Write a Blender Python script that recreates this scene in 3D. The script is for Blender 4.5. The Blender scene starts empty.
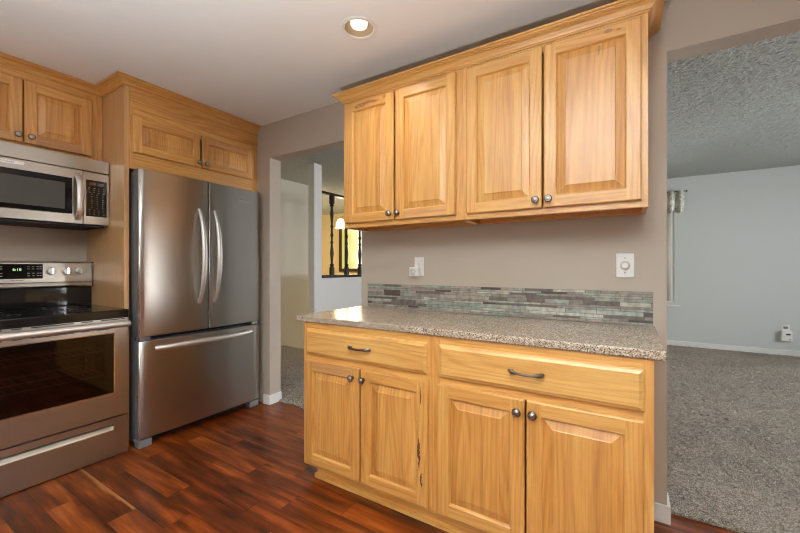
import bpy, bmesh, math, random
from mathutils import Vector, Matrix
random.seed(11)
PI = math.pi
S = bpy.context.scene
COL = S.collection

# ------------------------------------------------------------------ camera, world, lights, exposure
FPX, YAW, CAM_Z = 365.78, 0.5534, 1.1938
cam_d = bpy.data.cameras.new('camera'); cam = bpy.data.objects.new('camera', cam_d); COL.objects.link(cam)
cam_d.sensor_width = 36; cam_d.lens = FPX / 800 * 36; cam_d.shift_y = 0.0007
cam_d.clip_start = .02; cam_d.clip_end = 100
cam.location = (0, 0, CAM_Z); cam.rotation_euler = (PI / 2, 0, YAW)
S.camera = cam
S.view_settings.view_transform = 'Standard'; S.view_settings.look = 'None'
S.view_settings.gamma = 1; S.view_settings.use_curve_mapping = False
S.view_settings.exposure = 0.37
S.cycles.filter_width = 1.1

w = bpy.data.worlds.new('world'); S.world = w; w.use_nodes = True
wn = w.node_tree.nodes; wl = w.node_tree.links
sky = wn.new('ShaderNodeTexSky'); sky.sky_type = 'HOSEK_WILKIE'; sky.sun_direction = (.3, -.6, .7); sky.turbidity = 9
wl.new(sky.outputs[0], wn['Background'].inputs[0]); wn['Background'].inputs[1].default_value = 2.2

def area(name, loc, rot, sx, sy, power, col, spread=180):
    d = bpy.data.lights.new(name, 'AREA'); d.shape = 'RECTANGLE'; d.size = sx; d.size_y = sy
    d.energy = power; d.color = col; d.spread = math.radians(spread)
    o = bpy.data.objects.new(name, d); COL.objects.link(o); o.location = loc; o.rotation_euler = rot
    return o
DAY = (.96, .985, 1.0); WARM = (1.0, .86, .70)
# daylight outside each real window
area('daylight_kitchen_window', (-.1, -2.74, 1.62), (PI / 2, 0, 0), 2.3, 1.15, 24, (.90, .955, 1.0))
area('daylight_patio_door', (2.56, -.85, 1.1), (PI / 2, 0, PI / 2), 1.7, 2.0, 3, (.90, .955, 1.0))
area('daylight_living_window', (-.3, 7.06, 1.42), (PI / 2, 0, PI), 1.75, 1.5, 58, DAY)
area('daylight_living_side_window', (5.06, 4.3, 1.45), (PI / 2, 0, PI / 2), 2.2, 1.5, 190, DAY)
CAN_W = 2.2; FOYER_W = 60; FILL_STAND_W = 88; FILL_STAND_Z = 1.42; FILL_CANISTER_W = 50

# ------------------------------------------------------------------ mesh builder
class MB:
    def __init__(s):
        s.v = []; s.f = []; s.uv = []; s.tone = []; s.mi = []
    def poly(s, pts, hint=None, grain=None, tone=.5, off=(0, 0), mi=0, uv=None):
        pts = [Vector(p) for p in pts]
        n = Vector((0, 0, 0))
        for i in range(len(pts)):
            n += pts[i].cross(pts[(i + 1) % len(pts)])
        if hint is not None and n.dot(Vector(hint)) < 0:
            pts = pts[::-1]
            if uv: uv = uv[::-1]
        b = len(s.v); s.v += pts; s.f.append(tuple(range(b, b + len(pts))))
        if uv is None:
            ax = max(range(3), key=lambda i: abs(n[i]))
            g = {'x': 0, 'y': 1, 'z': 2}.get(grain, 2)
            others = [i for i in range(3) if i != ax]
            vi = g if g in others else others[0]
            ui = [i for i in others if i != vi][0]
            uv = [(p[ui] + off[0], p[vi] + off[1]) for p in pts]
        s.uv.append(uv); s.tone.append(tone); s.mi.append(mi)
    def box(s, x0, x1, y0, y1, z0, z1, grain='z', tone=None, off=None, mi=0, skip=''):
        x0, x1 = sorted((x0, x1)); y0, y1 = sorted((y0, y1)); z0, z1 = sorted((z0, z1))
        if tone is None: tone = random.random()
        if off is None: off = (random.uniform(0, 20), random.uniform(0, 20))
        k = dict(grain=grain, tone=tone, off=off, mi=mi)
        if 'l' not in skip: s.poly([(x0, y0, z0), (x0, y1, z0), (x0, y1, z1), (x0, y0, z1)], (-1, 0, 0), **k)
        if 'r' not in skip: s.poly([(x1, y0, z0), (x1, y1, z0), (x1, y1, z1), (x1, y0, z1)], (1, 0, 0), **k)
        if 'f' not in skip: s.poly([(x0, y0, z0), (x1, y0, z0), (x1, y0, z1), (x0, y0, z1)], (0, -1, 0), **k)
        if 'b' not in skip: s.poly([(x0, y1, z0), (x1, y1, z0), (x1, y1, z1), (x0, y1, z1)], (0, 1, 0), **k)
        if 'd' not in skip: s.poly([(x0, y0, z0), (x1, y0, z0), (x1, y1, z0), (x0, y1, z0)], (0, 0, -1), **k)
        if 'u' not in skip: s.poly([(x0, y0, z1), (x1, y0, z1), (x1, y1, z1), (x0, y1, z1)], (0, 0, 1), **k)
        return s
    def tube(s, path, rad, seg=10, mi=0, caps=True, flat=1.0, up=None):
        path = [Vector(p) for p in path]; n = len(path)
        if not hasattr(rad, '__len__'): rad = [rad] * n
        rings = []
        for i, p in enumerate(path):
            t = (path[min(i + 1, n - 1)] - path[max(i - 1, 0)]).normalized()
            u = Vector(up) if up else (Vector((0, 0, 1)) if abs(t.z) < .9 else Vector((1, 0, 0)))
            a = t.cross(u).normalized(); b = a.cross(t).normalized()
            rings.append([p + a * (math.cos(2 * PI * k / seg) * rad[i]) + b * (math.sin(2 * PI * k / seg) * rad[i] * flat) for k in range(seg)])
        for i in range(n - 1):
            for k in range(seg):
                q = [rings[i][k], rings[i][(k + 1) % seg], rings[i + 1][(k + 1) % seg], rings[i + 1][k]]
                c = sum(q, Vector()) / 4
                s.poly(q, c - (path[i] + path[i + 1]) / 2, mi=mi)
        if caps:
            s.poly(rings[0], path[0] - path[1], mi=mi); s.poly(rings[-1], path[-1] - path[-2], mi=mi)
        return s
    def lathe(s, prof, c, axis='z', seg=24, mi=0, close=True):
        """prof: (radius, height along axis)."""
        c = Vector(c)
        ax = {'x': Vector((1, 0, 0)), 'y': Vector((0, 1, 0)), 'z': Vector((0, 0, 1)), '-y': Vector((0, -1, 0)), '-z': Vector((0, 0, -1))}[axis]
        a = Vector((1, 0, 0)) if abs(ax.x) < .5 else Vector((0, 1, 0)); b = ax.cross(a)
        R = [[c + ax * h + (a * math.cos(2 * PI * k / seg) + b * math.sin(2 * PI * k / seg)) * r for k in range(seg)] for r, h in prof]
        for i in range(len(prof) - 1):
            dr, dh = prof[i + 1][0] - prof[i][0], prof[i + 1][1] - prof[i][1]
            for k in range(seg):
                an = 2 * PI * (k + .5) / seg
                rad = a * math.cos(an) + b * math.sin(an)
                hint = rad * dh - ax * dr
                q = [R[i][k], R[i][(k + 1) % seg], R[i + 1][(k + 1) % seg], R[i + 1][k]]
                if prof[i][0] < 1e-6: q = [R[i][0], q[2], q[3]]
                elif prof[i + 1][0] < 1e-6: q = [q[0], q[1], R[i + 1][0]]
                s.poly(q, hint, mi=mi)
        if close:
            if prof[0][0] > 1e-6: s.poly(R[0], -ax, mi=mi)
            if prof[-1][0] > 1e-6: s.poly(R[-1], ax, mi=mi)
        return s
    def build(s, name, mats, parent=None, smooth=35, bevel=0, kind=None, weld=True, loc=None, segs=2):
        me = bpy.data.meshes.new(name)
        me.from_pydata([tuple(v) for v in s.v], [], s.f)
        if not isinstance(mats, (list, tuple)): mats = [mats]
        for m in mats: me.materials.append(m)
        uvl = me.uv_layers.new(name='UVMap')
        flat = [c for f in s.uv for p in f for c in p]
        uvl.data.foreach_set('uv', flat)
        at = me.attributes.new('tone', 'FLOAT', 'FACE'); at.data.foreach_set('value', s.tone)
        me.polygons.foreach_set('material_index', s.mi)
        if weld:
            bm = bmesh.new(); bm.from_mesh(me); bmesh.ops.remove_doubles(bm, verts=bm.verts, dist=1e-5); bm.to_mesh(me); bm.free()
        if smooth:
            me.polygons.foreach_set('use_smooth', [True] * len(me.polygons)); me.set_sharp_from_angle(angle=math.radians(smooth))
        me.update()
        o = bpy.data.objects.new(name, me); COL.objects.link(o)
        if parent is not None: o.parent = parent
        if loc is not None: o.location = loc
        if bevel:
            b = o.modifiers.new('bevel', 'BEVEL'); b.width = bevel; b.segments = segs; b.limit_method = 'ANGLE'; b.angle_limit = math.radians(40)
        if kind: o['kind'] = kind
        return o

def tag(o, label, cat, group=None):
    o['label'] = label; o['category'] = cat
    if group: o['group'] = group
    return o
def thing(name, label, cat, loc=(0, 0, 0), rz=0, group=None):
    o = bpy.data.objects.new(name, None); COL.objects.link(o); o.empty_display_size = .1
    o.location = loc; o.rotation_euler = (0, 0, rz)
    return tag(o, label, cat, group)
def copy_tree(o, parent=None):
    c = o.copy(); COL.objects.link(c)
    if parent: c.parent = parent
    for ch in list(o.children): copy_tree(ch, c)
    return c

# ------------------------------------------------------------------ materials
class NT:
    def __init__(s, name):
        s.m = bpy.data.materials.new(name); s.m.use_nodes = True
        s.n = s.m.node_tree.nodes; s.l = s.m.node_tree.links
        s.b = s.n['Principled BSDF']; s.out = s.n['Material Output']
    def new(s, t, **kw):
        n = s.n.new('ShaderNode' + t)
        for k, v in kw.items():
            if hasattr(n, k): setattr(n, k, v)
        return n
    def inp(s, sock, v):
        if isinstance(v, bpy.types.NodeSocket): s.l.new(v, sock)
        else: sock.default_value = v
    def math(s, op, a, b=0., clamp=False):
        n = s.new('Math', operation=op); n.use_clamp = clamp
        s.inp(n.inputs[0], a); s.inp(n.inputs[1], b); return n.outputs[0]
    def sep(s, v):
        n = s.new('SeparateXYZ'); s.l.new(v, n.inputs[0]); return n.outputs
    def comb(s, x, y, z):
        n = s.new('CombineXYZ')
        for i, a in enumerate((x, y, z)): s.inp(n.inputs[i], a)
        return n.outputs[0]
    def noise(s, vec, scale, detail=2., rough=.5, dist=0.):
        n = s.new('TexNoise'); s.inp(n.inputs['Vector'], vec); n.inputs['Scale'].default_value = scale
        n.inputs['Detail'].default_value = detail; n.inputs['Roughness'].default_value = rough; n.inputs['Distortion'].default_value = dist
        return n.outputs
    def ramp(s, fac, stops):
        n = s.new('ValToRGB'); s.inp(n.inputs[0], fac); e = n.color_ramp.elements
        while len(e) < len(stops): e.new(.5)
        for i, (p, c) in enumerate(stops): e[i].position = p; e[i].color = (*c, 1)
        return n.outputs[0]
    def mix(s, fac, a, b, mode='MIX'):
        n = s.new('Mix'); n.data_type = 'RGBA'; n.blend_type = mode
        s.inp(n.inputs[0], fac)
        for i, c in ((6, a), (7, b)):
            if isinstance(c, tuple): c = (*c, 1) if len(c) == 3 else c
            s.inp(n.inputs[i], c)
        return n.outputs[2]
    def bump(s, h, strength=.2, dist=.002):
        n = s.new('Bump'); s.l.new(h, n.inputs['Height']); n.inputs['Strength'].default_value = strength; n.inputs['Distance'].default_value = dist
        s.l.new(n.outputs[0], s.b.inputs['Normal']); return n
    def set(s, **kw):
        for k, v in kw.items():
            sock = s.b.inputs[k.replace('_', ' ')]
            if isinstance(v, tuple) and len(v) == 3 and sock.type == 'RGBA': v = (*v, 1)
            s.inp(sock, v)
        return s.m
    def obj(s): return s.new('TexCoord').outputs['Object']
    def uv(s): return s.new('TexCoord').outputs['UV']
    def attr(s, name):
        n = s.new('Attribute'); n.attribute_name = name; return n.outputs['Fac']

def simple(name, col, rough=.5, metal=0., **kw):
    t = NT(name); return t.set(Base_Color=col, Roughness=rough, Metallic=metal, **kw)

def wood(name, lo, mid, hi, rustic=0., rough=.42, knots=(), cracks=()):
    t = NT(name); uv = t.uv(); u, v, _ = t.sep(uv); tone = t.attr('tone')
    warp = t.noise(t.comb(u, t.math('MULTIPLY', v, .11), tone), 6., 2., .4)[0]
    ring = t.math('SINE', t.math('ADD', t.math('MULTIPLY', u, 210.), t.math('MULTIPLY', warp, 62.)))
    ring = t.math('ADD', t.math('MULTIPLY', ring, .5), .5)
    ring = t.math('POWER', ring, 2.2)
    broad = t.noise(t.comb(u, t.math('MULTIPLY', v, .10), tone), 22., 3., .55)[0]
    fine = t.noise(t.comb(u, t.math('MULTIPLY', v, .025), tone), 240., 3., .7)[0]
    f = t.math('ADD', t.math('MULTIPLY', broad, .66), t.math("MULTIPLY", ring, .17))
    f = t.math('ADD', f, t.math('MULTIPLY', t.math('SUBTRACT', fine, .5), .62))
    f = t.math('ADD', f, t.math('MULTIPLY', t.math('SUBTRACT', tone, .5), .42))
    f = t.math("ADD", f, .085, True)
    col = t.ramp(f, [(.12, hi), (.48, mid), (.92, lo)])
    # sparse knots and mineral streaks
    kn = t.new('TexVoronoi'); kn.feature = 'F1'
    t.l.new(t.comb(t.math('MULTIPLY', u, 5.2), t.math('MULTIPLY', v, 2.1), 0.), kn.inputs['Vector']); kn.inputs['Scale'].default_value = 1.
    pick = t.sep(kn.outputs['Color'])[0]
    kd = t.math('ADD', kn.outputs['Distance'], t.math('MULTIPLY', t.math('SUBTRACT', broad, .5), .10))
    k1 = t.math('SUBTRACT', 1., t.math('DIVIDE', kd, .055 + rustic * .05), True)
    k1 = t.math('MULTIPLY', k1, t.math('GREATER_THAN', pick, .70 - rustic * .25))
    col = t.mix(t.math('MULTIPLY', k1, .9), col, (.11, .045, .018))
    st = t.noise(t.comb(t.math('ADD', u, 3.7), t.math('MULTIPLY', v, .12), tone), 13. , 4., .6)[0]
    s1 = t.math('MULTIPLY', t.math('SUBTRACT', st, .66 - rustic * .08), 9., True)
    col = t.mix(t.math('MULTIPLY', s1, .45 + .25 * rustic), col, (.26, .105, .035))
    if rustic:
        s2 = t.math('MULTIPLY', t.math('SUBTRACT', t.noise(t.comb(t.math('ADD', u, 1.3), t.math('MULTIPLY', v, .10), tone), 34., 3., .6)[0], .66), 16., True)
        col = t.mix(t.math('MULTIPLY', s2, .9), col, (.05, .02, .008))
    wob = t.math('SUBTRACT', t.noise(uv, 30., 3., .6)[0], .5)
    def gap(a, c, h):   # (a - c) / h
        return t.math('DIVIDE', t.math('SUBTRACT', a, 100. + c), h)
    for cu, cv, hu, hv in cracks:
        du = t.math('ABSOLUTE', t.math('ADD', gap(u, cu, hu), t.math('MULTIPLY', wob, 5.))); dv = t.math('ABSOLUTE', t.math('ADD', gap(v, cv, hv), t.math('MULTIPLY', wob, 1.2)))
        k = t.math('MULTIPLY', t.math('SUBTRACT', 1., t.math('ADD', t.math('MULTIPLY', du, du), t.math('MULTIPLY', dv, dv))), 3., True)
        col = t.mix(t.math('MULTIPLY', k, .93), col, (.030, .012, .006))
    for cu, cv, hu, hv in knots:
        du, dv = gap(u, cu, hu), gap(v, cv, hv)
        d = t.math('ADD', t.math('SQRT', t.math('ADD', t.math('MULTIPLY', du, du), t.math('MULTIPLY', dv, dv))), t.math('MULTIPLY', wob, .9))
        rg = t.math('ADD', .5, t.math('MULTIPLY', t.math('SINE', t.math('MULTIPLY', d, 15.)), .5))
        inside = t.math('MULTIPLY', t.math('SUBTRACT', 1., d), 3., True)
        col = t.mix(t.math('MULTIPLY', inside, t.math('ADD', .30, t.math('MULTIPLY', rg, .6))), col, (.17, .058, .016))
    t.bump(fine, .05, .001)
    return t.set(Base_Color=col, Roughness=rough, Coat_Weight=.7, Coat_Roughness=.33, Coat_IOR=1.6)

M = {}
M['wood'] = wood('natural_hickory', (.40, .150, .022), (.65, .312, .074), (.80, .485, .15))
M['rustic'] = wood('rustic_hickory', (.34, .135, .04), (.58, .285, .095), (.72, .43, .18), 1.)
M['wood_left'] = M['wood']
M['gable'] = wood('hickory_veneer', (.50, .25, .09), (.60, .335, .135), (.68, .42, .19))
M['inside'] = simple('dark_gap', (.10, .05, .02), .8)

BASEW = ((.40, .150, .022), (.65, .312, .074), (.80, .485, .15))
M['cracked'] = wood('cracked_hickory', *BASEW, cracks=[(.328, .525, .0042, .045), (.334, .47, .003, .03), (.346, .335, .0065, .075), (.360, .212, .0055, .035), (.356, .60, .003, .05)])
M['swirl'] = wood('swirl_grain_hickory', *BASEW, knots=[(.765, -.262, .017, .062), (.775, -.20, .012, .05), (.781, -.078, .013, .016), (.768, -.15, .007, .04)])
M['knotty'] = wood('knotted_hickory', *BASEW, knots=[(.235, .711, .008, .022), (.233, .690, .004, .012)])
M['knotty_rail'] = wood('knotted_rail_hickory', *BASEW, knots=[(.775, .269, .010, .020), (.770, .31, .005, .012)])

def paint(name, col, bump=.06, scale=260.):
    t = NT(name); n = t.noise(t.obj(), scale, 2.)[0]; t.bump(n, bump, .002)
    return t.set(Base_Color=col, Roughness=.62)
M['greige'] = paint('greige_wall_paint', (.455, .388, .318))
M['living'] = paint('pale_grey_wall_paint', (.60, .635, .63))
M['white'] = paint('white_wall_paint', (.88, .88, .87))
M['cream'] = paint('cream_wall_paint', (.76, .735, .66))
M['yellow'] = paint('warm_yellow_wall_paint', (.84, .71, .44))
M['ceil'] = paint('smooth_ceiling_paint', (.86, .865, .85), .03)
M['trim'] = simple('white_trim_paint', (.82, .82, .80), .35)
M['plastic'] = simple('white_plastic', (.86, .85, .83), .3)
M['plastic_grey'] = simple('grey_plastic', (.19, .19, .19), .45)
M['slot'] = simple('dark_slot', (.02, .02, .02), .5)

def popcorn():
    t = NT('popcorn_ceiling'); o = t.obj()
    v = t.new('TexVoronoi'); t.l.new(o, v.inputs['Vector']); v.inputs['Scale'].default_value = 62.
    n = t.noise(o, 90., 3.)[0]
    h = t.math('ADD', t.math('MULTIPLY', v.outputs['Distance'], -.8), n)
    t.bump(h, .5, .012)
    return t.set(Base_Color=(.44, .465, .445), Roughness=.95)
M['popcorn'] = popcorn()

def floor_mat():
    t = NT('walnut_plank_floor'); x, y, _ = t.sep(t.obj())
    W = .122
    row = t.math('FLOOR', t.math('DIVIDE', y, W))
    wn1 = t.new('TexWhiteNoise', noise_dimensions='1D'); t.l.new(row, wn1.inputs['W'])
    xo = t.math('ADD', x, t.math('MULTIPLY', wn1.outputs['Value'], 3.1))
    Ln = t.math('ADD', .55, t.math('MULTIPLY', t.sep(wn1.outputs['Color'])[1], .5))
    q = t.math('DIVIDE', xo, Ln); idx = t.math('FLOOR', q)
    wn2 = t.new('TexWhiteNoise', noise_dimensions='3D'); t.l.new(t.comb(row, idx, 3.3), wn2.inputs['Vector'])
    r1, r2, r3 = t.sep(wn2.outputs['Color'])
    gv = t.comb(t.math('ADD', t.math('MULTIPLY', x, .12), t.math('MULTIPLY', r1, 30.)), t.math('ADD', y, t.math('MULTIPLY', r2, 9.)), r3)
    n1 = t.noise(gv, 17., 3., .55)[0]; n2 = t.noise(t.comb(t.math('MULTIPLY', x, .03), y, r1), 95., 3., .6)[0]
    f = t.math('ADD', t.math('MULTIPLY', n1, 1.35), t.math('MULTIPLY', n2, .34))
    f = t.math('ADD', f, t.math('MULTIPLY', r1, .20)); f = t.math('SUBTRACT', f, .46, True)
    col = t.ramp(f, [(.14, (.030, .0055, .0014)), (.42, (.125, .0225, .0032)), (.62, (.25, .053, .0062)), (.88, (.46, .13, .022))])
    # a few boards keep a pale sapwood streak along one edge
    fy = t.math('FRACT', t.math('DIVIDE', y, W))
    sap = t.math('MULTIPLY', t.math('GREATER_THAN', r3, .84), t.math('MULTIPLY', t.math('SUBTRACT', t.math('ADD', fy, t.math('MULTIPLY', t.math('SUBTRACT', n1, .5), .7)), .84), 9., True))
    col = t.mix(t.math('MULTIPLY', sap, .75), col, (.42, .19, .065))
    e1 = t.math('MINIMUM', fy, t.math('SUBTRACT', 1., fy))
    fx = t.math('FRACT', q); e2 = t.math('MULTIPLY', t.math('MINIMUM', fx, t.math('SUBTRACT', 1., fx)), 5.)
    e = t.math('MULTIPLY', t.math('MINIMUM', e1, e2), 60., True)
    col = t.mix(e, (.018, .007, .004), col)
    bm_ = t.math('ADD', t.math('MULTIPLY', e, 1.), t.math('MULTIPLY', n1, .2))
    t.bump(bm_, .12, .002)
    return t.set(Base_Color=col, Roughness=.30, Specular_IOR_Level=.4)
M['floor'] = floor_mat()

def carpet_mat():
    t = NT('shag_carpet'); o = t.obj()
    n = t.noise(o, 150., 3., .7)[0]; n3 = t.noise(o, 210., 2., .8)[0]; n2 = t.noise(o, 2.2, 2.)[0]
    f = t.math('ADD', t.math('MULTIPLY', n, .50), t.math('MULTIPLY', n3, .60)); f = t.math('ADD', f, t.math('MULTIPLY', t.math('SUBTRACT', n2, .5), .08))
    col = t.ramp(f, [(.44, (.045, .033, .024)), (.55, (.31, .248, .19)), (.66, (.84, .72, .59))])
    t.bump(n, .9, .014)
    return t.set(Base_Color=col, Roughness=1., Sheen_Weight=.25)
M['carpet'] = carpet_mat()

def granite():
    t = NT('speckled_granite'); o = t.obj()
    v = t.new('TexVoronoi'); t.l.new(o, v.inputs['Vector']); v.inputs['Scale'].default_value = 270.
    c = t.sep(v.outputs['Color'])[0]
    col = t.ramp(c, [(.0, (.21, .145, .09)), (.45, (.41, .315, .225)), (.8, (.53, .45, .36)), (1., (.66, .60, .51))])
    v2 = t.new('TexVoronoi'); t.l.new(o, v2.inputs['Vector']); v2.inputs['Scale'].default_value = 185.
    c2 = t.sep(v2.outputs['Color'])[1]
    dark = t.math('MULTIPLY', t.math('GREATER_THAN', c2, .74), t.math('LESS_THAN', v2.outputs['Distance'], .48))
    col = t.mix(t.math('MULTIPLY', dark, .85), col, (.075, .050, .038))
    c3 = t.sep(v2.outputs['Color'])[2]
    pale = t.math('MULTIPLY', t.math('GREATER_THAN', c3, .86), t.math('LESS_THAN', v2.outputs['Distance'], .5))
    col = t.mix(t.math('MULTIPLY', pale, .7), col, (.80, .75, .67))
    cl = t.noise(o, 7., 3.)[0]
    col = t.mix(t.math('MULTIPLY', t.math('SUBTRACT', cl, .45), .9, True), col, (.36, .25, .17))
    return t.set(Base_Color=col, Roughness=.17, Specular_IOR_Level=.42)
M['granite'] = granite()

def steel(name, col=(.50, .465, .43), rough=.30, axis='z', amt=.02, aniso=.6):
    t = NT(name); x, y, z = t.sep(t.obj())
    vec = t.comb(x, y, t.math('MULTIPLY', z, .006)) if axis == 'z' else t.comb(t.math('MULTIPLY', x, .006), y, z)
    tg = t.new('Tangent'); tg.direction_type = 'RADIAL'; tg.axis = 'Z'
    t.l.new(tg.outputs[0], t.b.inputs['Tangent'])
    return t.set(Base_Color=col, Metallic=1., Roughness=rough, Anisotropic=aniso, Anisotropic_Rotation=.25 if axis == 'z' else 0.)
M['steel'] = steel('brushed_stainless', axis='z')
M['steel_h'] = steel('brushed_stainless_panel', (.52, .48, .425), .33)
M['steel_bar'] = simple('satin_handle_steel', (.80, .78, .75), .46, 1.)
M['grip'] = simple('satin_grip_steel', (.40, .37, .33), .5, 1.)
M['chrome'] = simple('polished_edge_steel', (.80, .79, .77), .12, 1.)
M['body'] = simple('fridge_side_grey', (.13, .135, .14), .45)
M['black'] = simple('black_enamel', (.010, .010, .011), .22)
M['blackglass'] = simple('black_glass', (.005, .005, .006), .06)
M['mwglass'] = simple('dark_tinted_glass', (.075, .075, .066), .16)
M['plastic_lt'] = simple('pale_grey_print', (.55, .55, .54), .4)
M['gasket'] = simple('dark_rubber', (.02, .02, .02), .7)
M['pewter'] = simple('antique_pewter', (.135, .115, .10), .30, 1.)
M['pewter_mid'] = simple('brushed_pewter', (.23, .20, .175), .3, 1.)
M['pewter_hi'] = simple('worn_pewter', (.42, .39, .36), .28, 1.)
M['iron'] = simple('dark_bronze_spindles', (.018, .013, .010), .4)
M['brass'] = simple('polished_brass', (.72, .48, .16), .2, 1.)
M['darkwood'] = simple('dark_stained_wood', (.05, .022, .010), .4)
M['rack'] = simple('oven_rack_wire', (.5, .47, .42), .3, 1.)
M['rackglow'] = simple('faint_print', (.03, .03, .03), .3)
M['lace'] = None

def glass(name, tint=(1, 1, 1), gl=.12, rough=.02):
    t = NT(name); t.n.remove(t.b)
    tr = t.new('BsdfTransparent'); tr.inputs[0].default_value = (*tint, 1)
    g = t.new('BsdfGlossy'); g.inputs['Roughness'].default_value = rough
    fr = t.new('Fresnel'); fr.inputs[0].default_value = 1.5
    mx = t.new('MixShader'); f = t.math('ADD', fr.outputs[0], gl - .04, True)
    t.l.new(f, mx.inputs[0]); t.l.new(tr.outputs[0], mx.inputs[1]); t.l.new(g.outputs[0], mx.inputs[2]); t.l.new(mx.outputs[0], t.out.inputs[0])
    return t.m
M['pane'] = glass('window_glass', gl=.04)
M['ovenglass'] = glass('oven_door_glass', (.34, .31, .27), .05, .03)

def emit(name, col, st):
    t = NT(name); return t.set(Base_Color=(.9, .9, .9), Emission_Color=(*col, 1), Emission_Strength=st)
M['bulb'] = emit('lit_bulb_face', (1., .90, .72), .7)
M['shade'] = emit('lit_glass_shade', (1., .88, .68), 7.)
M['clock'] = emit('green_clock_digits', (.25, 1., .12), .4)
def foliage_view():
    t = NT('sunlit_yellow_green_window'); x, y, z = t.sep(t.obj())
    n = t.noise(t.comb(x, y, z), 3., 3.)[0]
    f = t.math('ADD', t.math('MULTIPLY', t.math('ADD', x, 6.2), 1.25), t.math('MULTIPLY', t.math('SUBTRACT', n, .5), .5), True)
    c = t.ramp(f, [(0., (.38, .30, .06)), (.45, (.55, .50, .13)), (.8, (.80, .76, .36)), (1., (1., .98, .82))])
    return t.set(Base_Color=(.1, .1, .08), Emission_Color=c, Emission_Strength=1.0, Roughness=.2)
M['foliage'] = foliage_view()
def lace():
    t = NT('cream_lace'); o = t.obj()
    v = t.new('TexVoronoi'); t.l.new(o, v.inputs['Vector']); v.inputs['Scale'].default_value = 38.
    n = t.noise(o, 16., 2.)[0]
    col = t.ramp(t.math('ADD', t.math('MULTIPLY', v.outputs['Distance'], .7), t.math('MULTIPLY', n, .5)), [(.40, (.80, .78, .68)), (.85, (.42, .41, .34))])
    return t.set(Base_Color=col, Roughness=.9)
M['lace'] = lace()
M['blind'] = simple('beige_blind_slat', (.50, .47, .39), .6)

# ------------------------------------------------------------------ key dimensions (metres)
YW, YT = 2.108, 2.226           # kitchen wall, its far face
XL = -3.42                      # left wall
H, H2 = 2.44, 2.538             # kitchen ceiling, living ceiling
XOL, XOE, XWR = -2.632, -1.630, .163   # left opening, wall between, right opening
YFAR = 6.873
CAN = [(-1.186, 1.513), (-1.186, -.75), (1.15, -.75)]  # last two are unseen cans added to light the room

# ------------------------------------------------------------------ setting
fl = MB(); fl.poly([(XL, -2.6, 0), (2.4, -2.6, 0), (2.4, 2.20, 0), (XL, 2.20, 0)], (0, 0, 1))
fl.build('floor', M['floor'], kind='structure')

def frange(a, b, st):
    n = max(1, round((b - a) / st)); return [a + (b - a) * i / n for i in range(n)]
def carpet(name, xs, ys, z=.012, mat=None, jz=.009):
    rnd = random.Random(5)
    vs = []; fs = []
    for j, y in enumerate(ys):
        for i, x in enumerate(xs):
            fine = (xs[min(i + 1, len(xs) - 1)] - xs[max(i - 1, 0)]) < .06 and (ys[min(j + 1, len(ys) - 1)] - ys[max(j - 1, 0)]) < .06
            a = 1. if fine else .0
            ed = 0
            vs.append((x + a * rnd.uniform(-.005, .005), y + a * rnd.uniform(-.006, .006), z + a * rnd.uniform(-jz, jz)))
    n = len(xs)
    for j in range(len(ys) - 1):
        for i in range(n - 1):
            fs.append((j * n + i, j * n + i + 1, (j + 1) * n + i + 1, (j + 1) * n + i))
    # skirt at the front so that the pile has thickness
    b = len(vs)
    for i, x in enumerate(xs): vs.append((x, ys[0] + .004, z - .014 if mat is None else z))
    for i in range(n - 1): fs.append((b + i, b + i + 1, i + 1, i))
    me = bpy.data.meshes.new(name); me.from_pydata(vs, [], fs); me.materials.append(mat or M['carpet']); me.update()
    me.polygons.foreach_set('use_smooth', [True] * len(me.polygons))
    o = bpy.data.objects.new(name, me); COL.objects.link(o); o['kind'] = 'structure'; return o
xs = frange(-4.45, 3.4, .0115) + frange(3.4, 4.9, .05) + [4.9]
ys = frange(2.195, 3.76, .0115) + [3.76]
carpet('floor_carpet', xs, ys)
xs = frange(-3.42, 3.4, .0115) + frange(3.4, 4.9, .05) + [4.9]
ys = frange(3.76, YFAR, .0115) + [YFAR]
carpet('floor_carpet', xs, ys)

# ceilings with round holes for the recessed lights
def ceiling(name, x0, x1, y0, y1, z, mat, holes=(), r=.083, half=.12):
    m = MB()
    xs = sorted({x0, x1, *[c[0] - half for c in holes], *[c[0] + half for c in holes]})
    ys = sorted({y0, y1, *[c[1] - half for c in holes], *[c[1] + half for c in holes]})
    for i in range(len(xs) - 1):
        for j in range(len(ys) - 1):
            cx, cy = (xs[i] + xs[i + 1]) / 2, (ys[j] + ys[j + 1]) / 2
            h = [c for c in holes if abs(c[0] - cx) < .01 and abs(c[1] - cy) < .01]
            if not h:
                m.poly([(xs[i], ys[j], z), (xs[i + 1], ys[j], z), (xs[i + 1], ys[j + 1], z), (xs[i], ys[j + 1], z)], (0, 0, -1)); continue
            N = 48
            def sq(a):
                c, s_ = math.cos(a), math.sin(a); k = half / max(abs(c), abs(s_)); return (cx + c * k, cy + s_ * k, z)
            def ci(a): return (cx + r * math.cos(a), cy + r * math.sin(a), z)
            for k in range(N):
                a0, a1 = 2 * PI * k / N, 2 * PI * (k + 1) / N
                m.poly([ci(a0), ci(a1), sq(a1), sq(a0)], (0, 0, -1))
    return m.build(name, mat, kind='structure', smooth=0)
ceiling('ceiling', XL, 2.4, -2.6, YW, H, M['ceil'], CAN)
carpet('ceiling_popcorn', [-7.2] + frange(-4.5, -2.6, .012) + frange(-2.6, .2, .3) + frange(.2, 2.6, .012) + [2.6, 5.], frange(YT, 6.9, .012) + [6.9, 7.2], H2, M['popcorn'], .0042)
cm = MB(); cm.box(-7.2, 5., YT, 7.2, H2 + .03, H2 + .07); cm.build('ceiling_board', M['popcorn'], kind='structure')
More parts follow.
